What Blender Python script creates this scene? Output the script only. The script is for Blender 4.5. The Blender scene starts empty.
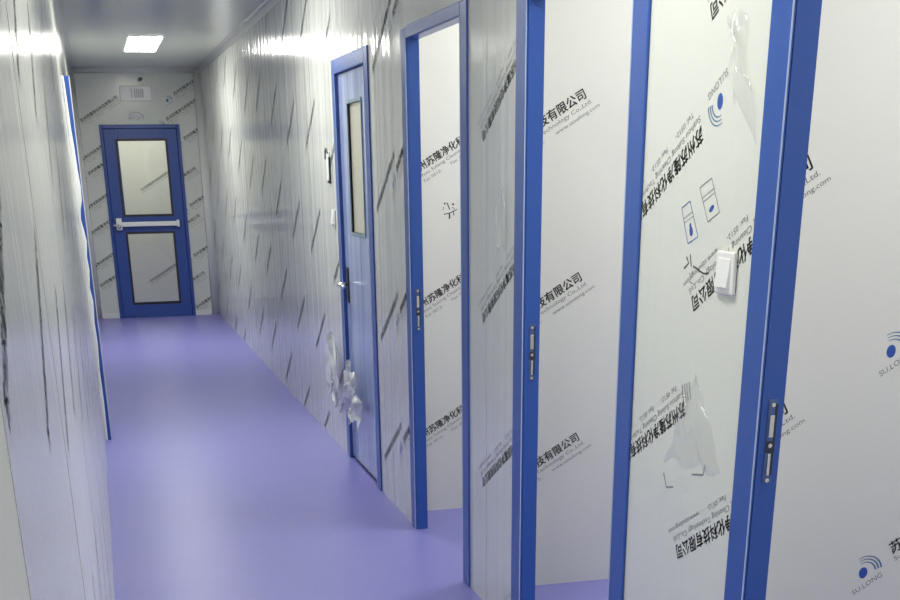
import bpy, bmesh, math, random
from mathutils import Vector, Matrix, noise
random.seed(7)
scn = bpy.context.scene
COL = scn.collection

# ------------------------------------------------------------------ camera
CW, CH, CL = 1.4456, 2.6783, 16.3245          # corridor width, height, far wall
cd = bpy.data.cameras.new('camera')
cam = bpy.data.objects.new('camera', cd); COL.objects.link(cam); scn.camera = cam
cd.sensor_fit = 'HORIZONTAL'; cd.sensor_width = 36.0
cd.lens = 36.0 * 1261.38 / 900
cd.shift_x = (450 - 442.1) / 900
cd.shift_y = (726.37 - 300) / 900
cd.clip_start = 0.02; cd.clip_end = 100
F = Vector((0.22185009, 0.88694295, -0.40511078))
R = Vector((0.96858576, -0.24832618, -0.01325642))
U = Vector((0.1123573, 0.3894436, 0.91417149))
M = Matrix.Identity(4)
for i in range(3):
    M[i][0], M[i][1], M[i][2] = R[i], U[i], -F[i]
M[0][3], M[1][3], M[2][3] = 0.0941, 0.0, 1.6066
cam.matrix_world = M

# ------------------------------------------------------------------ world, exposure
w = bpy.data.worlds.new('world'); scn.world = w; w.use_nodes = True
w.node_tree.nodes['Background'].inputs[0].default_value = (0.5, 0.52, 0.55, 1)
w.node_tree.nodes['Background'].inputs[1].default_value = 0.05
vs = scn.view_settings
vs.view_transform = 'Standard'; vs.look = 'None'; vs.gamma = 1; vs.use_curve_mapping = False
vs.exposure = 0.0
LAMP_CORRIDOR_FAR = 30.0
LAMP_CORRIDOR = 30.0
LAMP_CORRIDOR_NEAR = 22.0
LAMP_ROOM = 18.0
LAMP_VESTIBULE = 17.0

# ------------------------------------------------------------------ materials
def mat(name, col, rough=.5, metal=0.0, spec=.5, coat=0.0, coat_rough=.05):
    m = bpy.data.materials.new(name); m.use_nodes = True
    b = m.node_tree.nodes['Principled BSDF']
    b.inputs['Base Color'].default_value = (*col, 1)
    b.inputs['Roughness'].default_value = rough
    b.inputs['Metallic'].default_value = metal
    b.inputs['Specular IOR Level'].default_value = spec
    b.inputs['Coat Weight'].default_value = coat
    b.inputs['Coat Roughness'].default_value = coat_rough
    return m
def node(nt, t, **kw):
    n = nt.nodes.new(t)
    for k, v in kw.items(): setattr(n, k, v)
    return n
def streak_bump(m, dist, fine=.35, sc=(7, 7, .3), sc2=(38, 38, 1.3)):
    """tall narrow wrinkles of plastic film pulled down the panel"""
    nt = m.node_tree; b = nt.nodes['Principled BSDF']
    tc = node(nt, 'ShaderNodeTexCoord')
    hs = []
    for s, det in ((sc, 3), (sc2, 2)):
        mp = node(nt, 'ShaderNodeMapping'); mp.inputs['Scale'].default_value = s
        nt.links.new(tc.outputs['Object'], mp.inputs['Vector'])
        nz = node(nt, 'ShaderNodeTexNoise'); nz.inputs['Scale'].default_value = 1; nz.inputs['Detail'].default_value = det
        nt.links.new(mp.outputs['Vector'], nz.inputs['Vector']); hs.append(nz)
    ma = node(nt, 'ShaderNodeMath', operation='MULTIPLY_ADD')
    nt.links.new(hs[1].outputs['Fac'], ma.inputs[0]); ma.inputs[1].default_value = fine
    nt.links.new(hs[0].outputs['Fac'], ma.inputs[2])
    bp = node(nt, 'ShaderNodeBump'); bp.inputs['Strength'].default_value = 1; bp.inputs['Distance'].default_value = dist
    nt.links.new(ma.outputs[0], bp.inputs['Height'])
    nt.links.new(bp.outputs['Normal'], b.inputs['Normal'])
    return m
def mottled(m, col2, scale, amount=1.0, stretch=(1, 1, 1)):
    nt = m.node_tree; b = nt.nodes['Principled BSDF']; c1 = tuple(b.inputs['Base Color'].default_value)
    tc = node(nt, 'ShaderNodeTexCoord'); mp = node(nt, 'ShaderNodeMapping'); mp.inputs['Scale'].default_value = stretch
    nz = node(nt, 'ShaderNodeTexNoise'); nz.inputs['Scale'].default_value = scale; nz.inputs['Detail'].default_value = 4
    mx = node(nt, 'ShaderNodeMix', data_type='RGBA')
    nt.links.new(tc.outputs['Object'], mp.inputs['Vector']); nt.links.new(mp.outputs['Vector'], nz.inputs['Vector'])
    nt.links.new(nz.outputs['Fac'], mx.inputs['Factor'])
    mx.inputs['A'].default_value = c1; mx.inputs['B'].default_value = (*col2, 1)
    nt.links.new(mx.outputs['Result'], b.inputs['Base Color'])
    return m

FILM = (.76, .78, .72)
m_film_far = streak_bump(mottled(mat('panel_film_wrinkled', FILM, .13, spec=.6), (.68, .69, .68), 1.0, stretch=(5, 5, .15)), .010, .25, (7, 7, .10), (30, 30, .30))
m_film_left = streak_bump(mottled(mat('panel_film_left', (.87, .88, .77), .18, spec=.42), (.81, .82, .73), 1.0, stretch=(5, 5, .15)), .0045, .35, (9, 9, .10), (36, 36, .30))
m_film_near = streak_bump(mat('panel_film_smooth', FILM, .16, spec=.5), .0012, .15, (9, 9, .35), (40, 40, 1.0))
m_film_room = streak_bump(mat('panel_film_room', (.76, .76, .73), .3, spec=.4), .0006, .1)
m_vest = mat('ivory_panel', (.74, .75, .64), .4)
m_film_mid = streak_bump(mat('panel_film_ridged', FILM, .13, spec=.6), .006, .12, (5, 5, .12), (26, 26, .3))
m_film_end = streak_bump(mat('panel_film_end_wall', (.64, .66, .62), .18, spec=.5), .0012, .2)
m_bare = mat('bare_cream_panel', (.88, .88, .72), .35)
m_ceil = mottled(mat('ceiling_panel', (.76, .78, .74), .18, spec=.6), (.70, .72, .69), 2.0)
m_cove = mat('white_cove_trim', (.72, .73, .73), .25, spec=.5)
m_floor = mottled(mat('lavender_vinyl', (.265, .262, .67), .36, spec=.5), (.245, .242, .63), 3.0)
m_blue = mat('blue_powder_coat', (.030, .098, .40), .28, spec=.5)
m_blue_deep = mat('deep_blue_coat', (.024, .070, .32), .3)
m_blue_film = streak_bump(mottled(mat('blue_door_film', (.13, .22, .52), .12, spec=.8), (.58, .64, .86), 1.0, stretch=(16, 16, .9)), .006, .3)  # pale streaks put the film's reflections into the base colour
m_gask = mat('black_gasket', (.012, .014, .02), .4)
m_ink = mat('black_print', (.045, .045, .048), .3)
m_ink_grey = mat('grey_print', (.22, .23, .24), .3)
m_ink_blue = mat('blue_print', (.03, .09, .42), .3)
m_ink_arc = mat('blue_grey_print', (.10, .20, .36), .3)
m_steel = mat('brushed_steel', (.75, .75, .74), .22, metal=1)
m_plate = mat('plate_steel_blue_reflection', (.10, .16, .34), .3, metal=.6)  # steel with the reflected blue of the jamb put into its colour
m_dark = mat('dark_slot', (.03, .035, .05), .5)
m_plastic = mat('white_plastic', (.88, .88, .87), .3)
m_scrap = mat('loose_plastic_film', (.78, .79, .80), .18, spec=.7)
m_scrap.node_tree.nodes['Principled BSDF'].inputs['Alpha'].default_value = .82
m_grey = mat('pale_grey_marking', (.48, .49, .50), .4)
m_glass = mat('door_glass', (.95, .96, .94), .02)
m_glass.node_tree.nodes['Principled BSDF'].inputs['Transmission Weight'].default_value = 1
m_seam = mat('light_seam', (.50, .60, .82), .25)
m_frost = mat('frosted_pane', (.66, .64, .52), .12, spec=.6)
m_teal = mat('teal_grey_bead', (.22, .32, .40), .3)
m_wire = mat('white_wire', (.8, .8, .82), .4)
def emit(name, s, col=(1, 1, .94)):
    m = bpy.data.materials.new(name); m.use_nodes = True; nt = m.node_tree; nt.nodes.clear()
    e = node(nt, 'ShaderNodeEmission'); e.inputs[0].default_value = (*col, 1); e.inputs[1].default_value = s
    o = node(nt, 'ShaderNodeOutputMaterial'); nt.links.new(e.outputs[0], o.inputs[0]); return m

# ------------------------------------------------------------------ mesh helpers
class MB:
    def __init__(s): s.v = []; s.f = []; s.mi = []; s.mats = []
    def m(s, mt):
        if mt not in s.mats: s.mats.append(mt)
        return s.mats.index(mt)
    def add(s, vs, fs, mt):
        n = len(s.v); k = s.m(mt); s.v.extend([tuple(p) for p in vs])
        for f in fs: s.f.append(tuple(n + i for i in f)); s.mi.append(k)
    def box(s, lo, hi, mt, bev=0.0):
        x0, y0, z0 = lo; x1, y1, z1 = hi
        if bev <= 0:
            vs = [(x0,y0,z0),(x1,y0,z0),(x1,y1,z0),(x0,y1,z0),(x0,y0,z1),(x1,y0,z1),(x1,y1,z1),(x0,y1,z1)]
            s.add(vs, [(0,3,2,1),(4,5,6,7),(0,1,5,4),(1,2,6,5),(2,3,7,6),(3,0,4,7)], mt); return
        bm = bmesh.new(); bmesh.ops.create_cube(bm, size=1)
        for v in bm.verts: v.co = Vector(((x0+x1)/2 + v.co.x*(x1-x0), (y0+y1)/2 + v.co.y*(y1-y0), (z0+z1)/2 + v.co.z*(z1-z0)))
        bmesh.ops.bevel(bm, geom=bm.edges[:], offset=bev, segments=2, affect='EDGES', profile=.5)
        s.bm(bm, mt)
    def bm(s, bm, mt):
        bm.verts.index_update()
        s.add([v.co[:] for v in bm.verts], [[v.index for v in f.verts] for f in bm.faces], mt); bm.free()
    def cyl(s, a, b, r, mt, n=16, r2=None):
        a, b = Vector(a), Vector(b); d = (b - a).normalized(); r2 = r if r2 is None else r2
        t = d.orthogonal().normalized(); q = d.cross(t)
        vs = []
        for c, rr in ((a, r), (b, r2)):
            vs += [c + rr*(math.cos(2*math.pi*i/n)*t + math.sin(2*math.pi*i/n)*q) for i in range(n)]
        fs = [(i, (i+1) % n, n + (i+1) % n, n + i) for i in range(n)] + [tuple(range(n))[::-1], tuple(range(n, 2*n))]
        s.add(vs, fs, mt)
    def tube(s, pts, r, mt, n=8):
        pts = [Vector(p) for p in pts]; vs = []; fs = []
        for k, p in enumerate(pts):
            d = (pts[min(k+1, len(pts)-1)] - pts[max(k-1, 0)]).normalized()
            t = d.cross(Vector((0.31, .2, .93))).normalized(); q = d.cross(t)
            vs += [p + r*(math.cos(2*math.pi*i/n)*t + math.sin(2*math.pi*i/n)*q) for i in range(n)]
        for k in range(len(pts)-1):
            fs += [(k*n+i, k*n+(i+1) % n, (k+1)*n+(i+1) % n, (k+1)*n+i) for i in range(n)]
        fs += [tuple(range(n))[::-1], tuple(range((len(pts)-1)*n, len(pts)*n))]
        s.add(vs, fs, mt)
    def build(s, name, parent=None, smooth=False):
        me = bpy.data.meshes.new(name); me.from_pydata(s.v, [], s.f)
        for mt in s.mats: me.materials.append(mt)
        me.polygons.foreach_set('material_index', s.mi)
        if smooth: me.polygons.foreach_set('use_smooth', [True]*len(s.f))
        me.update()
        o = bpy.data.objects.new(name, me); COL.objects.link(o)
        if parent is not None: o.parent = parent
        return o
def tag(o, label, cat, group=None, kind=None):
    o['label'] = label; o['category'] = cat
    if group: o['group'] = group
    if kind: o['kind'] = kind
    return o
def thing(name, label, cat, loc=(0, 0, 0), group=None, kind=None):
    o = bpy.data.objects.new(name, None); o.empty_display_size = .1; COL.objects.link(o); o.location = loc
    return tag(o, label, cat, group, kind)
def at_origin(o):
    """parts are written in world coordinates: undo the parent's offset"""
    if o.parent is not None: o.matrix_parent_inverse = Matrix.Translation(o.parent.location).inverted()
    return o

# ------------------------------------------------------------------ the printing on the protective film
PITCH = .0412
def text_geo(body, size, bold=0.0):
    cu = bpy.data.curves.new('glyphs', 'FONT'); cu.body = body; cu.size = size; cu.resolution_u = 2; cu.offset = bold
    o = bpy.data.objects.new('glyphs', cu); COL.objects.link(o)
    dg = bpy.context.evaluated_depsgraph_get(); me = o.evaluated_get(dg).to_mesh()
    vs = [(v.co.x, v.co.y) for v in me.vertices]; fs = [tuple(p.vertices) for p in me.polygons]
    bpy.data.objects.remove(o); bpy.data.curves.remove(cu)
    return vs, fs
def fit_width(g, x0, x1):
    a = min(v[0] for v in g[0]); b = max(v[0] for v in g[0]); k = (x1 - x0) / (b - a)
    return [(x0 + (v[0]-a)*k, v[1]) for v in g[0]], g[1]
def shift(g, dx, dy): return [(v[0]+dx, v[1]+dy) for v in g[0]], g[1]
def stroke(pts, w, w1=None):
    vs, fs = [], []; n = len(pts); w1 = w if w1 is None else w1
    for i, p in enumerate(pts):
        a = Vector(pts[max(i-1, 0)]); b = Vector(pts[min(i+1, n-1)]); d = (b - a).normalized(); q = Vector((-d.y, d.x))
        ww = (w + (w1-w)*i/(n-1))/2
        vs += [tuple(Vector(p) + q*ww), tuple(Vector(p) - q*ww)]
    fs = [(2*i, 2*i+1, 2*i+3, 2*i+2) for i in range(n-1)]
    return vs, fs
def ellipse(cx, cy, rx, ry, rot=0, n=24):
    c, s_ = math.cos(rot), math.sin(rot)
    vs = [(cx + rx*math.cos(t)*c - ry*math.sin(t)*s_, cy + rx*math.cos(t)*s_ + ry*math.sin(t)*c) for t in (2*math.pi*i/n for i in range(n))]
    return vs, [tuple(range(n))]
L12 = 12*PITCH
g_thin = fit_width(text_geo('苏州苏隆净化科技有限公司', PITCH), .0015, L12-.0015)
def embolden(g, k):
    vs, fs = [], []
    for dx, dy in ((-k, -k), (k, -k), (k, k), (-k, k)):
        n = len(vs); vs += [(v[0]+dx, v[1]+dy) for v in g[0]]; fs += [tuple(n+i for i in f) for f in g[1]]
    return vs, fs
g_main = embolden(g_thin, .00062)
g_eng = shift(fit_width(text_geo('Suzhou Sulong Cleaning Technology Co.,Ltd.', .021), .0, L12+.01), 0, -.026)
g_web = shift(fit_width(text_geo('Tel: 0512-       Fax: 0512-       www.szsulong.com', .019), .03, L12+.03), 0, -.052)
BC = (-.098, .000)
logo_ball = ellipse(BC[0], BC[1], .0135, .0165, -.5)
logo_arcs = []
for r in (.034, .043, .052):
    pts = [(BC[0]+.002 + r*1.05*math.cos(math.radians(a)), BC[1]-.004 + r*.95*math.sin(math.radians(a))) for a in range(88, -22, -8)]
    logo_arcs.append(stroke(pts, .0015, .0055))
logo_txt = shift(fit_width(text_geo('SU.LONG', .022), -.15, -.05), 0, -.045)
FULL = [(g_main, m_ink), (g_eng, m_ink_grey), (g_web, m_ink_grey), (logo_ball, m_ink_blue), (logo_txt, m_ink_grey)] + [(a, m_ink_arc) for a in logo_arcs]

m_ink_pale = mat('pale_grey_print', (.42, .43, .44), .22)  # paler ink for the sparse prints
SPARSE = [(embolden(g_thin, .0004), m_ink_pale)]
# a wall face: point(s, z) -> world; s runs to the right as one looks at the face
EPS = .0006
FACES = {
    'right': lambda s, z: (CW - EPS, -s, z),
    'left': lambda s, z: (EPS, s, z),
    'end': lambda s, z: (s, CL - EPS, z),
}
def inner_face(y): return lambda s, z: (s, y - EPS, z)
def put(mb, face, geo, mt, origin=(0, 0), rot=0.0, clip=None):
    """geo (2-D) turned by rot about 0, moved to origin, laid on a face; clip = (s0, s1, z0, z1)"""
    c, sn = math.cos(rot), math.sin(rot)
    vs = [(origin[0] + x*c - y*sn, origin[1] + x*sn + y*c) for x, y in geo[0]]; fs = geo[1]
    if clip:
        s0, s1, z0, z1 = clip
        if all(v[0] < s0 for v in vs) or all(v[0] > s1 for v in vs) or all(v[1] < z0 for v in vs) or all(v[1] > z1 for v in vs): return
        if any(v[0] < s0 or v[0] > s1 or v[1] < z0 or v[1] > z1 for v in vs):
            bm = bmesh.new(); bv = [bm.verts.new((v[0], v[1], 0)) for v in vs]
            for f in fs:
                try: bm.faces.new([bv[i] for i in f])
                except ValueError: pass
            for co, no in (((s0,0,0),(-1,0,0)), ((s1,0,0),(1,0,0)), ((0,z0,0),(0,-1,0)), ((0,z1,0),(0,1,0))):
                bmesh.ops.bisect_plane(bm, geom=bm.verts[:]+bm.edges[:]+bm.faces[:], plane_co=co, plane_no=no, clear_outer=True)
            bm.verts.index_update(); vs = [(v.co.x, v.co.y) for v in bm.verts]; fs = [tuple(v.index for v in f.verts) for f in bm.faces]; bm.free()
            if not fs: return
    mb.add([face(*v) for v in vs], fs, mt)
def film_print(mb, face, i, s, z, rot=30, clip=None, what=FULL):
    """the printed block with the centre of its character i at (s, z)"""
    a = math.radians(rot); c, sn = math.cos(a), math.sin(a); ux, uy = (i+.5)*PITCH, .40*PITCH
    o = (s - ux*c + uy*sn, z - ux*sn - uy*c)
    for g, mt in what: put(mb, face, g, mt, o, a, clip)
def fill_prints(mb, face, s0, s1, z_first, clip, rot=30, pitch_s=.49, pitch_z=.61, what=FULL):
    s = s0; k = 0
    while s < s1:
        z = z_first + (.30 if k % 2 else 0) - .61
        while z < CH:
            film_print(mb, face, 0, s, z + (.17*(k % 3)), rot, clip, what); z += pitch_z
        s += pitch_s; k += 1

# ------------------------------------------------------------------ floor, ceiling
XO = 3.3; Y0 = -2.0; Y1 = 19.2
mb = MB(); mb.box((-.05, Y0-.05, -.1), (XO+.05, Y1+.05, 0), m_floor)
tag(mb.build('floor'), 'glossy lavender vinyl floor of the corridor', 'floor', kind='structure')
mb = MB(); mb.box((-.05, Y0-.05, CH), (XO+.05, Y1+.05, CH+.1), m_ceil)
tag(mb.build('ceiling'), 'shiny grey panel ceiling above the corridor', 'ceiling', kind='structure')

# ------------------------------------------------------------------ doorways of the right wall (y ranges outside / inside the blue casing)
T = .05
ZT_O, ZT_I = 2.145, 2.075
DOORS = {2: (6.661, 6.75, 7.575, 7.661), 3: (4.875, 4.965, 5.84, 5.93), 4: (3.228, 3.328, 4.185, 4.292), 5: (1.55, 1.645, 2.514, 2.606)}
def hole(n):
    a, b, c, d = DOORS[n]; return (a+.03, d-.03)
edges = [Y0, *hole(5), *hole(4), *hole(3), *hole(2), CL]
mb = MB()
for k in range(0, len(edges), 2):
    y0, y1 = edges[k], edges[k+1]
    mb.box((CW, y0, 0), (CW+T, y1, CH), m_film_far if y0 > 5 else m_film_mid if y0 > 4 else m_film_near)
    if k+2 < len(edges): mb.box((CW, y1, ZT_O-.03), (CW+T, edges[k+2], CH), m_film_far if y1 > 6 else m_film_near)
RF = FACES['right']
clipA = (-3.228, -2.606, .01, CH)                      # panel with the switch: film put on upside down
for k in range(-2, 3):
    film_print(mb, RF, 0, -2.918, 1.66 - .61*k, 208, clipA, FULL if k != 1 else FULL[:3])
    film_print(mb, RF, 11, -2.877, 1.309 - .605*k, 208, clipA)
clipB = (-4.875, -4.292, .01, CH)                      # panel between the second and third openings
for k in range(-2, 4):
    film_print(mb, RF, 11, -4.675, 1.10 + .61*k, 208, clipB)
clipC = (-6.661, -5.93, .01, CH)
for k in range(-2, 3):
    film_print(mb, RF, 1, -6.05, 1.63 + .61*k, 30, clipC)
    film_print(mb, RF, 1, -6.52, 1.45 + .61*k, 30, clipC, SPARSE)
fill_prints(mb, RF, -16.2, -7.7, .22, (-CL, -7.661, .01, CH), what=SPARSE, pitch_s=.83)
# certificate boxes and pen marks on the switch panel
def poly(pts, w, mt, face=RF): put(mb, face, stroke(pts, w), mt)
def seg(a, b, t): return (a[0]+(b[0]-a[0])*t, a[1]+(b[1]-a[1])*t)
for q, blob in (([(-2.988,1.511),(-2.944,1.527),(-2.889,1.452),(-2.942,1.434)], 1), ([(-2.896,1.556),(-2.837,1.577),(-2.786,1.507),(-2.842,1.485)], 0)):
    q = [(s, z) for s, z in q]
    for a, b in zip(q, q[1:]+q[:1]): poly([a, b], .0022, m_ink_blue if blob else m_ink_grey)
    for t in (.30, .42): poly([seg(q[0], q[3], t), seg(q[1], q[2], t)], .0015, m_ink_grey)
    cx, cz = seg(seg(q[0], q[3], .75), seg(q[1], q[2], .75), .5)
    if blob: put(mb, RF, ellipse(cx, cz, .009, .011, .6), m_ink_blue); put(mb, RF, ellipse(cx-.006, cz+.012, .005, .006), m_ink_blue)
    else: put(mb, RF, ellipse(cx, cz, .013, .006, .5), m_ink_blue)
poly([(-2.945,1.405),(-2.93,1.392),(-2.955,1.378)], .005, m_ink); poly([(-2.925,1.412),(-2.915,1.385)], .004, m_ink)
poly([(-2.905,1.386),(-2.885,1.383),(-2.868,1.378),(-2.845,1.374),(-2.82,1.376)], .004, m_ink)
poly([(-2.925,1.37),(-2.91,1.362),(-2.92,1.35),(-2.90,1.348)], .003, m_ink_grey)
for q in ([(-3.004,.878),(-2.982,.845),(-2.940,.855)], [(-2.838,.909),(-2.775,.921),(-2.768,.945)]): poly(q, .004, m_ink_grey)
for k in range(4): poly([(-2.925+.013*k, 1.112+.004*k), (-2.910+.013*k, 1.072+.004*k)], .004, m_ink_grey)
# panel joints
for y in (4.64, 6.35, 8.8, 9.95, 11.1, 12.25, 13.4, 14.55, 15.7):
    mb.box((CW-.0007, y, 0), (CW, y+.004, CH), m_grey)
wr = mb.build('wall_right')
tag(wr, 'right corridor wall of film covered panels with four blue doorways', 'wall', kind='structure')

# loose film blisters standing off the switch panel (raised skin with creases)
def blister(corners, h, name, seed):
    """a triangular or quadrangular blister: corners in (s, z), raised by folds"""
    a, b, c, d = [Vector(p) for p in corners]; n = 26; vs, fs = [], []
    for j in range(n+1):
        for i in range(n+1):
            u, v = i/n, j/n
            p = (a*(1-u)+b*u)*(1-v) + (d*(1-u)+c*u)*v
            e = min(1, 5*min(u, 1-u, v, 1-v))
            cr = abs(math.sin(6.2*(u + .35*v) + seed)) ** 3 * .8 + .9*noise.noise(Vector((u*4+seed, v*3, seed))) + .5*noise.noise(Vector((u*9+seed, v*9, seed)))
            k_ = Vector((noise.noise(Vector((u*3, v*3, seed+9))), noise.noise(Vector((u*3+7, v*3, seed+3)))))
            p = p + k_*.045
            vs.append((CW - .0009 - e*h*(.45 + .55*max(0, cr)), -p.x, p.y))
    for j in range(n):
        for i in range(n): q = j*(n+1)+i; fs.append((q, q+n+1, q+n+2, q+1))
    m_ = MB(); m_.add(vs, fs, m_bub); return m_.build(name, wr, True)
def clear_film(name, fac, rough):
    m = bpy.data.materials.new(name); m.use_nodes = True; nt = m.node_tree; nt.nodes.clear()
    t = node(nt, 'ShaderNodeBsdfTransparent'); g = node(nt, 'ShaderNodeBsdfPrincipled'); x = node(nt, 'ShaderNodeMixShader'); o = node(nt, 'ShaderNodeOutputMaterial')
    g.inputs['Base Color'].default_value = (.8, .81, .79, 1); g.inputs['Metallic'].default_value = .7; g.inputs['Roughness'].default_value = rough; x.inputs[0].default_value = fac
    nt.links.new(t.outputs[0], x.inputs[1]); nt.links.new(g.outputs[0], x.inputs[2]); nt.links.new(x.outputs[0], o.inputs[0]); return m
m_bub = clear_film('raised_film', .15, .12)
m_bub2 = clear_film('clear_loose_film', .30, .10)
blister([(-2.80,1.90),(-2.75,1.89),(-2.635,1.66),(-2.74,1.72)], .016, 'film_blister', 1.3)
blister([(-2.90,1.12),(-2.86,1.13),(-2.68,.95),(-3.00,.90)], .016, 'film_blister', 4.2)

# ------------------------------------------------------------------ left wall
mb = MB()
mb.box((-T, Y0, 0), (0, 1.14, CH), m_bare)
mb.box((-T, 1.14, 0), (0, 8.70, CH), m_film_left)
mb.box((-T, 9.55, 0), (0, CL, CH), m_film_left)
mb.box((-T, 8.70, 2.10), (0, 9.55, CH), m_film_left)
fill_prints(mb, FACES['left'], 1.2, 8.4, .2, (1.15, 8.6, .01, CH), what=SPARSE, pitch_s=.62)
fill_prints(mb, FACES['left'], 9.7, 16.3, .3, (9.65, CL, .01, CH))
for y in (1.14, 2.3, 3.45, 4.6, 5.85, 7.2, 11, 12.2, 13.4, 14.6):
    mb.box((0, y, 0), (.0007, y+.004, CH), m_grey)
tag(mb.build('wall_left'), 'shiny left corridor wall with streaked wrinkled film', 'wall', kind='structure')

# ------------------------------------------------------------------ far wall with the glazed door
FD = (.262, 1.162, 2.10)
mb = MB()
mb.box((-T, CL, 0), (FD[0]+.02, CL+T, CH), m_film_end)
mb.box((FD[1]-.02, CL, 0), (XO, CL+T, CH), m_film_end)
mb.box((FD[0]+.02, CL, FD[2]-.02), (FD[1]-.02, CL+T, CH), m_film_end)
EF = FACES['end']
cl = (.01, FD[0], .06, CH-.02); cr = (FD[1], CW-.01, .06, CH-.02); ct = (.01, CW-.01, FD[2], CH-.02)
for s, z in ((.085,2.15), (.10,1.60), (.06,.97), (.09,.38)): film_print(mb, EF, 0, s, z, 30, cl if z < 2.05 else ct)
for s, z in ((1.215,1.957), (1.217,1.24), (1.213,.687), (1.19,.10)): film_print(mb, EF, 0, s, z, 30, cr)
for s, z in ((1.038,2.16), (1.147,2.42)): film_print(mb, EF, 0, s, z, 30, ct)
for z in (.78, 1.42, 1.93): film_print(mb, EF, 6, .15, z-.12, 30, cl); film_print(mb, EF, 10, 1.25, z-.32, 30, cr)
put(mb, EF, ellipse(.77, 2.56, .035, .02, .4), m_ink_grey); put(mb, EF, ellipse(.775, 2.565, .012, .012), m_ink_blue)
tag(mb.build('wall_far'), 'printed film covered end wall around the glazed blue door', 'wall', kind='structure')
mb = MB(); mb.box((-T, Y0-T, 0), (XO, Y0, CH), m_film_near)
tag(mb.build('wall_near'), 'plain white end wall behind the viewpoint', 'wall', kind='structure')

# ------------------------------------------------------------------ small rooms behind the right wall
def handwriting(mb_, face, o, k):
    for p, w_ in (([(-.028,.030),(-.022,.024)], .007), ([(-.014,.030),(-.006,.012),(-.001,.000)], .005), ([(-.030,.012),(-.034,.000)], .003),
                  ([(.012,.027),(.018,.020)], .009), ([(-.030,-.020),(0,-.014),(.034,.001)], .004), ([(-.004,-.014),(-.002,-.030),(-.004,-.040)], .007),
                  ([(.016,-.008),(.019,-.026)], .004), ([(.010,.010),(.022,.004)], .003)):
        put(mb_, face, stroke([(x*k, z*k) for x, z in p], w_*k), m_ink, o)
ROOMS = [(4.82, 'white film covered panel wall seen through the second opening', [(11, 1.849, 1.838), (11, 1.853, 1.211), (11, 1.862, .603)]),
         (6.18, 'white panel wall with pen marks in the farthest opening', [(2, 1.621, 1.637), (2, 1.618, 1.037), (2, 1.612, .417)]),
         (3.05, 'white panel wall with blue logos in the nearest opening', [(11, 1.789, 1.60), (11, 1.785, 1.01), (11, 1.79, .41)])]
for y, lab, pr in ROOMS:
    mb = MB(); mb.box((CW+T, y, 0), (XO, y+T, CH), m_film_room)
    f = inner_face(y); c = (CW+T+.002, XO-.01, .02, CH-.02)
    for i, s, z in pr: film_print(mb, f, i, s, z, 30, c)
    i, s, z = pr[0]
    film_print(mb, f, i, s, z+.61, 30, c)
    if y == 3.05:
        for z2 in (1.22, .612, 1.83): film_print(mb, f, 0, 2.19, z2, 30, c)
    else:
        for z2 in (.55, 1.16, 1.77): film_print(mb, f, 0, s+.55, z2, 30, c)
    if y == 6.18: handwriting(mb, f, (1.714, 1.425), 1.0)
    tag(mb.build('wall_inner'), lab, 'wall', kind='structure')
mb = MB(); mb.box((CW+T, 1.2, 0), (XO, 1.25, CH), m_film_room)
tag(mb.build('wall_inner'), 'white panel wall on the near side of the nearest room', 'wall', kind='structure')
mb = MB(); mb.box((XO, Y0-T, 0), (XO+T, Y1, CH), m_film_room)
tag(mb.build('wall_outer'), 'white outer wall at the back of the side rooms', 'wall', kind='structure')
# vestibule behind the glazed door
YV = 18.35
mb = MB(); mb.box((-T, YV, 0), (XO, YV+T, CH), m_vest)
f = inner_face(YV)
for s, z in ((.745, 1.395), (.745, .265)): film_print(mb, f, 0, s, z, 30, (0, XO, .02, CH), SPARSE + [(g_eng, m_ink_grey)])
tag(mb.build('wall_vestibule'), 'lit panel wall seen through the glazed door panes', 'wall', kind='structure')
mb = MB(); mb.box((-T, CL+T, 0), (0, YV, CH), m_film_room)
tag(mb.build('wall_vestibule'), 'side wall of the lit space behind the glazed door', 'wall', kind='structure')

# ------------------------------------------------------------------ coved trims
def cove(name, a, b, n1, n2, r, lab, mt=m_cove):
    """quarter-round filler between two planes that meet along a-b; n1, n2 point away from the planes"""
    a, b, n1, n2 = Vector(a), Vector(b), Vector(n1), Vector(n2); k = 8; prof = []
    for i in range(k+1):
        t = math.pi/2*i/k; prof.append(n1*(r - r*math.sin(t)) + n2*(r - r*math.cos(t)))
    prof.append(Vector((0, 0, 0)))
    n = len(prof); vs = [a+p for p in prof] + [b+p for p in prof]
    fs = [(i, (i+1) % n, n+(i+1) % n, n+i) for i in range(n)] + [tuple(range(n)), tuple(range(n, 2*n))[::-1]]
    m_ = MB(); m_.add(vs, fs, mt); o = m_.build(name)
    for p in o.data.polygons[:k]: p.use_smooth = True
    bm = bmesh.new(); bm.from_mesh(o.data); bmesh.ops.recalc_face_normals(bm, faces=bm.faces[:]); bm.to_mesh(o.data); bm.free()
    return tag(o, lab, 'trim', kind='structure')
RC = .055
cove('trim_1', (0, Y0, CH), (0, CL, CH), (1, 0, 0), (0, 0, -1), RC, 'curved white trim between left wall and ceiling')
cove('trim_2', (CW, Y0, CH), (CW, CL, CH), (-1, 0, 0), (0, 0, -1), RC, 'curved white trim between right wall and ceiling')
cove('trim_3', (RC, CL, CH), (CW-RC, CL, CH), (0, -1, 0), (0, 0, -1), RC, 'curved white trim between end wall and ceiling')
cove('trim_4', (CW, CL, 0), (CW, CL, CH-RC), (-1, 0, 0), (0, -1, 0), RC+.03, 'curved upright trim in the far right corner')
cove('trim_5', (0, CL, 0), (0, CL, CH-RC), (1, 0, 0), (0, -1, 0), RC, 'curved upright trim in the far left corner')
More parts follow.
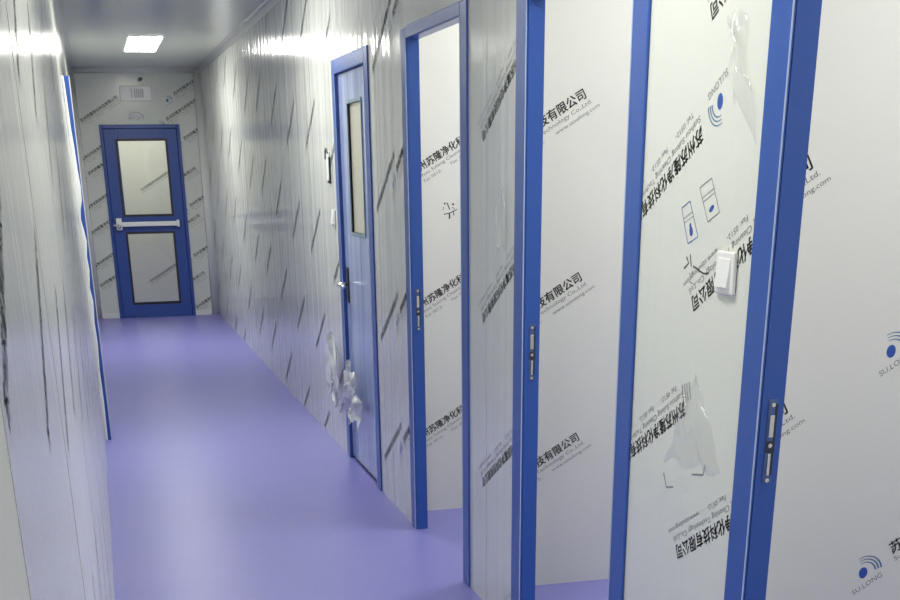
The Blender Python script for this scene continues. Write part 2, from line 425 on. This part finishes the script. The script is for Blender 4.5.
for n_, x0, x1, lab in (('baseboard_far', FD[1], CW-.085, 'low white skirting right of the glazed door'), ('baseboard_far', RC, FD[0], 'low white skirting left of the glazed door')):
    mb = MB(); mb.box((x0, CL-.012, 0), (x1, CL, .06), m_cove, .004); tag(mb.build(n_), lab, 'baseboard', kind='structure')

# ------------------------------------------------------------------ door 1: glazed blue door in the far wall
d1 = thing('door_1', 'closed blue door with two glass panes and push bar at corridor end', 'door', (.712, CL, 0), kind='structure')
x0, x1, zt = FD
P_UP = (.445, .985, 1.150, 1.930); P_LO = (.455, .978, .172, .937)
ya, yb = CL-.035, CL+.03
mb = MB()
mb.box((x0, CL-.02, 0), (x0+.035, CL+T+.02, zt), m_blue_deep, .004); mb.box((x1-.035, CL-.02, 0), (x1, CL+T+.02, zt), m_blue_deep, .004)
mb.box((x0+.035, CL-.02, zt-.04), (x1-.035, CL+T+.02, zt), m_blue_deep, .004)
mb.box((x0+.035, CL+.031, 0), (x0+.06, CL+T+.02, zt-.04), m_blue_deep); mb.box((x1-.06, CL+.031, 0), (x1-.035, CL+T+.02, zt-.04), m_blue_deep); mb.box((x0+.06, CL+.031, zt-.065), (x1-.06, CL+T+.02, zt-.04), m_blue_deep)  # stops added behind the leaf to block light through the gap
at_origin(mb.build('frame', d1))
mb = MB()
a0, a1 = x0+.04, x1-.04
mb.box((a0, CL-.012, .002), (P_LO[0], yb, zt-.045), m_blue_deep, .003); mb.box((P_UP[1], CL-.012, .002), (a1, yb, zt-.045), m_blue_deep, .003)
mb.box((P_LO[0], CL-.012, .002), (P_UP[1], yb, P_LO[2]), m_blue_deep); mb.box((P_LO[0], CL-.012, P_LO[3]), (P_UP[1], yb, P_UP[2]), m_blue_deep)
mb.box((P_LO[0], CL-.012, P_UP[3]), (P_UP[1], yb, zt-.045), m_blue_deep)
leaf = at_origin(mb.build('leaf', d1))
for p in (P_UP, P_LO):
    g = .024; mb = MB(); y_ = CL-.017
    mb.box((p[0]-g, y_, p[2]-g), (p[0], yb, p[3]+g), m_gask); mb.box((p[1], y_, p[2]-g), (p[1]+g, yb, p[3]+g), m_gask)
    mb.box((p[0], y_, p[2]-g), (p[1], yb, p[2]), m_gask); mb.box((p[0], y_, p[3]), (p[1], yb, p[3]+g), m_gask)
    at_origin(mb.build('gasket', d1))
    mb = MB(); mb.box((p[0], CL+.004, p[2]), (p[1], CL+.010, p[3]), m_glass); at_origin(mb.build('glass_pane', d1))
bar = MB(); bar.box((.40, CL-.085, 1.022), (1.03, CL-.045, 1.072), m_plastic, .008)
bo = at_origin(bar.build('push_bar', d1)); bo['label'] = 'white push bar'
mb = MB(); mb.box((.335, CL-.095, .985), (.40, CL-.012, 1.115), m_plastic, .01); mb.box((1.03, CL-.085, 1.01), (1.06, CL-.012, 1.085), m_plastic, .006)
at_origin(mb.build('bar_bracket', d1))
mb = MB(); mb.cyl((.367, CL-.11, 1.02), (.367, CL-.09, 1.02), .022, m_steel); mb.cyl((.30, CL-.10, 1.04), (.367, CL-.10, 1.04), .012, m_steel)
at_origin(mb.build('latch', d1, True))

# ------------------------------------------------------------------ doorways in the right wall: casings, linings, strike plates
PR = .008
PB = .002
def doorway(n, lab, leaf=False):
    a, b, c, d = DOORS[n]
    ZT_I = 2.10 if n == 3 else 2.075
    t = thing('door_%d' % n, lab, 'door', (CW+T/2, (a+d)/2, 0), kind='structure')
    for s0, s1 in ((a, b), (c, d)):
        mb = MB(); mb.box((CW-PR, s0, 0), (CW-.0005, s1, ZT_O if s0 == a or True else 0), m_blue, .004)
        mb.box((CW+T+.0005, s0, 0), (CW+T+PB, s1, ZT_O), m_blue)
        # lining between the two faces
        i0, i1 = (b-.055, b) if s0 == a else (c, c+.055)
        mb.box((CW-.0005, i0, 0), (CW+T+.0005, i1, ZT_I), m_blue)
        e = (b if s0 == a else c)
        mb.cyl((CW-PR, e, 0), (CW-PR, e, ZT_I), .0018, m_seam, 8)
        at_origin(mb.build('jamb', t))
    mb = MB(); mb.box((CW-PR, b, ZT_I), (CW-.0005, c, ZT_O), m_blue, .004); mb.box((CW+T+.0005, b, ZT_I), (CW+T+PB, c, ZT_O), m_blue)
    mb.box((CW-.0005, b, ZT_I), (CW+T+.0005, c, ZT_I+.05), m_blue)
    at_origin(mb.build('door_head', t))
    return t
def strike(t, n, z, k=1.0):
    y = DOORS[n][2]; x = CW+.026; h = .085
    mb = MB(); mb.box((x-.011, y-.0025, z-h-.008), (x+.011, y, z+h+.004), m_plate, .001)
    s = at_origin(mb.build('strike_plate', t)); s['label'] = 'steel strike plate with blue reflection in its colour'
    mb = MB()
    mb.box((x+.005, y-.0031, z+.000), (x+.0105, y-.0024, z+.080), m_dark)
    mb.box((x-.010, y-.0031, z-.026), (x+.0105, y-.0024, z+.000), m_dark)
    mb.box((x+.005, y-.0031, z-.075), (x+.0095, y-.0024, z-.026), m_dark)
    mb.build('latch_slot', s)
    mb = MB(); mb.box((x-.007, y-.0060, z+.008), (x+.004, y-.0024, z+.056), m_steel, .001); mb.build('strike_tab', s)
    mb = MB(); mb.box((x-.004, y-.0050, z-.076), (x+.003, y-.0024, z-.028), m_steel, .001); mb.build('strike_tab', s)
    for dz in (-.086, .078, -.010):
        mb = MB(); mb.cyl((x-.001, y-.0055, z+dz), (x-.001, y-.0030, z+dz), .0048, m_steel, 12); mb.build('screw', s)
d2 = doorway(2, 'closed blue door with tall window pane and lever handle', True)
d3 = doorway(3, 'farthest open blue doorway next to the closed blue door')
d4 = doorway(4, 'open blue doorway between the far opening and the switch panel')
d5 = doorway(5, 'nearest blue door frame next to the white light switch')
strike(d3, 3, 1.02); strike(d4, 4, 1.035); strike(d5, 5, 1.05)

# leaf of door 2 (set back from the corridor face)
a, b, c, d = DOORS[2]; XL = CW+.012; wy0, wy1, wz0, wz1 = 6.94, 7.31, 1.29, 1.92
mb = MB()
for lo, hi in (((b+.004, .01), (wy0, ZT_I-.004)), ((wy1, .01), (c-.004, ZT_I-.004)), ((wy0, .01), (wy1, wz0)), ((wy0, wz1), (wy1, ZT_I-.004))):
    mb.box((XL, lo[0], lo[1]), (XL+.035, hi[0], hi[1]), m_blue_film)
at_origin(mb.build('leaf', d2))['label'] = 'blue door leaf under film with painted pale reflections'
mb = MB(); g = .014
mb.box((XL-.006, wy0-g, wz0-g), (XL+.036, wy0, wz1+g), m_teal); mb.box((XL-.006, wy1, wz0-g), (XL+.036, wy1+g, wz1+g), m_teal)
mb.box((XL-.006, wy0, wz0-g), (XL+.036, wy1, wz0), m_teal); mb.box((XL-.006, wy0, wz1), (XL+.036, wy1, wz1+g), m_teal)
at_origin(mb.build('window_frame', d2))
mb = MB(); mb.box((XL+.010, wy0, wz0), (XL+.016, wy1, wz1), m_frost); at_origin(mb.build('window_pane', d2))['label'] = 'pale frosted door pane'
mb = MB(); hy, hz = 7.50, 1.005
mb.box((XL-.009, hy-.024, hz-.10), (XL, hy+.024, hz+.09), m_dark, .003); at_origin(mb.build('lock_plate', d2))
mb = MB(); mb.cyl((XL-.06, hy, hz), (XL-.008, hy, hz), .011, m_steel)
mb.tube([(XL-.055, hy+.012, hz), (XL-.058, hy, hz), (XL-.058, hy-.03, hz), (XL-.056, hy-.12, hz-.003), (XL-.050, hy-.135, hz-.003)], .010, m_steel, 10)
at_origin(mb.build('lever_handle', d2, True))
mb = MB(); mb.box((XL-.004, b+.01, .015), (XL, c-.01, .02), m_gask); at_origin(mb.build('drop_seal', d2))

# ------------------------------------------------------------------ door 6: blue door in the left wall, seen edge-on
d6 = thing('door_6', 'blue door frame on left wall with torn white film on its edge', 'door', (0, 9.1, 0), kind='structure')
PX = .040
for y0_, y1_ in ((8.62, 8.71), (9.54, 9.63)):
    mb = MB(); mb.box((.0005, y0_, 0), (PX, y1_, 2.13), m_blue, .003); at_origin(mb.build('jamb', d6))
mb = MB(); mb.box((.0005, 8.71, 2.06), (PX, 9.54, 2.13), m_blue, .003); at_origin(mb.build('door_head', d6))
mb = MB(); mb.box((-.045, 8.71, .01), (-.005, 9.54, 2.06), m_blue); at_origin(mb.build('leaf', d6))
mb = MB(); mb.box((PX, 8.625, 0), (PX+.006, 8.655, 2.13), m_cove, .001); at_origin(mb.build('edge_bead', d6))['label'] = 'pale bead on the casing face'
# torn film on the edge that faces the viewer: ragged strip
prof = [(0.0, .018), (.25, .022), (.45, .019), (.62, .027), (.74, .022), (.86, .030), (.95, .019), (1.05, .029), (1.13, .024), (1.22, .034), (1.30, .022), (1.345, .014), (1.40, .020), (1.45, .033), (1.53, .036), (1.62, .030), (1.75, .026), (1.85, .020), (2.0, .017), (2.13, .012)]
vs, fs = [], []
for k, (z, xx) in enumerate(prof):
    vs += [(.0004, 8.612, z), (xx*.6, 8.603 + .005*math.sin(9*z), z), (xx, 8.614, z)]
for k in range(len(prof)-1):
    for j in (0, 1): q = k*3+j; fs.append((q, q+1, q+4, q+3))
mb = MB(); mb.add(vs, fs, m_plastic); at_origin(mb.build('torn_film', d6, True))['label'] = 'ragged white torn film strip'

# ------------------------------------------------------------------ light switches
def light_switch(y, z, h, label):
    t = thing('light_switch', label, 'switch', (CW, y, z))
    mb = MB(); mb.box((CW-.011, y-h, z-h), (CW-.0012, y+h, z+h), m_plastic, .004); at_origin(mb.build('cover_plate', t)); t_ = t
    mb = MB(); r = h*.70
    vs = [(CW-.0105, y-r, z-r), (CW-.0105, y+r, z-r), (CW-.0105, y+r, z+r), (CW-.0105, y-r, z+r),
          (CW-.019, y-r+.002, z-r+.002), (CW-.019, y+r-.002, z-r+.002), (CW-.0125, y+r-.002, z+r-.002), (CW-.0125, y-r+.002, z+r-.002)]
    mb.add(vs, [(0,1,2,3),(4,7,6,5),(0,4,5,1),(1,5,6,2),(2,6,7,3),(3,7,4,0)], m_plastic); at_origin(mb.build('rocker', t))
    return t
light_switch(2.721, 1.384, .045, 'square white light switch beside the nearest blue door frame')
light_switch(7.80, 1.345, .045, 'small white switch beside the closed blue door')
# narrow hanging plate next to door 2
t = thing('wall_tag', 'narrow white hanging tag with dark edge beside the closed blue door', 'tag', (CW, 7.90, 1.63))
mb = MB(); mb.box((CW-.010, 7.86, 1.545), (CW-.001, 7.95, 1.70), m_plastic, .004); at_origin(mb.build('plate', t))
mb = MB(); mb.box((CW-.012, 7.850, 1.545), (CW-.001, 7.86, 1.67), m_dark, .002); mb.box((CW-.014, 7.85, 1.53), (CW-.001, 7.90, 1.547), m_dark, .003)
mb.tube([(CW-.012, 7.87, 1.69), (CW-.016, 7.90, 1.715), (CW-.014, 7.94, 1.70), (CW-.012, 7.955, 1.66)], .005, m_dark)
at_origin(mb.build('dark_edge', t))['label'] = 'dark edge of the tag'

# ------------------------------------------------------------------ sign box above the far door
t = thing('wall_sign', 'white rectangular sign box above the glazed blue door', 'sign', (.708, CL, 2.42))
mb = MB(); mb.box((.532, CL-.03, 2.342), (.878, CL-.001, 2.494), m_plastic, .006); at_origin(mb.build('housing', t))
mb = MB(); y_ = CL-.0315
mb.box((.655, y_, 2.375), (.665, CL-.0295, 2.47), m_grey)
for k in range(5): mb.box((.69+.022*k, y_, 2.375), (.704+.022*k, CL-.0295, 2.465), m_grey)
at_origin(mb.build('pictogram', t))

# ------------------------------------------------------------------ crumpled loose film
def crumple(name, c, size, label, seed, amp=.35, mt=m_scrap, n=22, cat='plastic film'):
    """a sheet gathered into folds"""
    vs, fs = [], []; c = Vector(c)
    for j in range(n+1):
        for i in range(n+1):
            u, v = i/n-.5, j/n-.5
            pin = .35 + .65*math.sqrt(min(1, max(0, .5 - v)*1.4))
            q = Vector((u*3.3+seed, v*2.2, seed*1.7))
            p = Vector((amp*size[0]*(noise.noise(q*1.6) + .6*math.sin(u*17 + 3*v + seed)*.5 + .4*noise.noise(q*4)), u*size[1]*pin + .22*size[1]*noise.noise(q*1.3+Vector((5, 0, 0))), v*size[2] + .22*size[2]*noise.noise(q*1.5+Vector((0, 7, 0)))))
            vs.append(c + p)
    for j in range(n):
        for i in range(n): q = j*(n+1)+i; fs.append((q, q+1, q+n+2, q+n+1))
    xs = max(v.x for v in vs); lim = CW-.002
    if c.x > 1 and xs > lim: vs = [v - Vector((xs-lim, 0, 0)) for v in vs]
    mb_ = MB(); mb_.add(vs, fs, mt); o = mb_.build(name, None, True)
    return tag(o, label, cat)
crumple('plastic_film', (CW-.05, 7.80, .50), (.08, .34, .34), 'crumpled white film bunch on wall beside the closed blue door', 2.1)
crumple('plastic_film', (CW-.05, 7.24, .43), (.09, .50, .30), 'crumpled white film scrap hanging on the closed blue door', 5.4)
crumple('plastic_film', (CW-.02, 4.40, 1.44), (.02, .12, .20), 'loose film flap on panel between two open doorways', 8.8, .2, m_bub2)
o = crumple('plastic_film', (0, 0, 0), (.03, .20, .07), 'shiny crumpled film scrap above the glazed blue door', 3.3)
o.rotation_euler = (0, 0, math.pi/2); o.location = (.69, CL-.02, 2.19)

# ------------------------------------------------------------------ loose wire at the ceiling
mb = MB(); mb.tube([(1.385, 9.2, CH-.004), (1.38, 9.6, CH-.03), (1.375, 9.95, CH-.035), (1.36, 10.3, CH-.05), (1.325, 10.55, CH-.075)], .007, m_wire)
tag(mb.build('wire', None, True), 'short white loose wire hanging from the ceiling', 'wire')

# ------------------------------------------------------------------ lamps
def ceiling_light(x, y, lx, ly, s, label, group=None):
    t = thing('ceiling_light', label, 'lamp', (x, y, CH), group)
    mb = MB(); f = .012; z0 = CH-.012
    for lo, hi in (((x-lx/2-f, y-ly/2-f), (x-lx/2, y+ly/2+f)), ((x+lx/2, y-ly/2-f), (x+lx/2+f, y+ly/2+f)), ((x-lx/2, y-ly/2-f), (x+lx/2, y-ly/2)), ((x-lx/2, y+ly/2), (x+lx/2, y+ly/2+f))):
        mb.box((lo[0], lo[1], z0), (hi[0], hi[1], CH-.0005), m_plastic)
    at_origin(mb.build('frame', t))
    mb = MB(); mb.add([(x-lx/2, y-ly/2, z0+.004), (x+lx/2, y-ly/2, z0+.004), (x+lx/2, y+ly/2, z0+.004), (x-lx/2, y+ly/2, z0+.004)], [(3, 2, 1, 0)], emit('lamp_glow', s))
    at_origin(mb.build('diffuser', t))
    return t
ceiling_light(.70, 13.32, .29, 1.5, LAMP_CORRIDOR_FAR, 'bright rectangular ceiling light near the corridor end')
for y in (8.0, 3.0, -1.0):
    ceiling_light(.70, y, .29, 1.2, LAMP_CORRIDOR if y > 5 else LAMP_CORRIDOR_NEAR, 'rectangular ceiling light out of view above the near corridor', 'corridor lights overhead')
for y in (5.5, 3.95, 2.15):
    ceiling_light(2.35, y, .6, .6, LAMP_ROOM, 'square ceiling light in a side room', 'side room lights')
ceiling_light(.9, 17.4, .6, .6, LAMP_VESTIBULE, 'square ceiling light behind the glazed door')
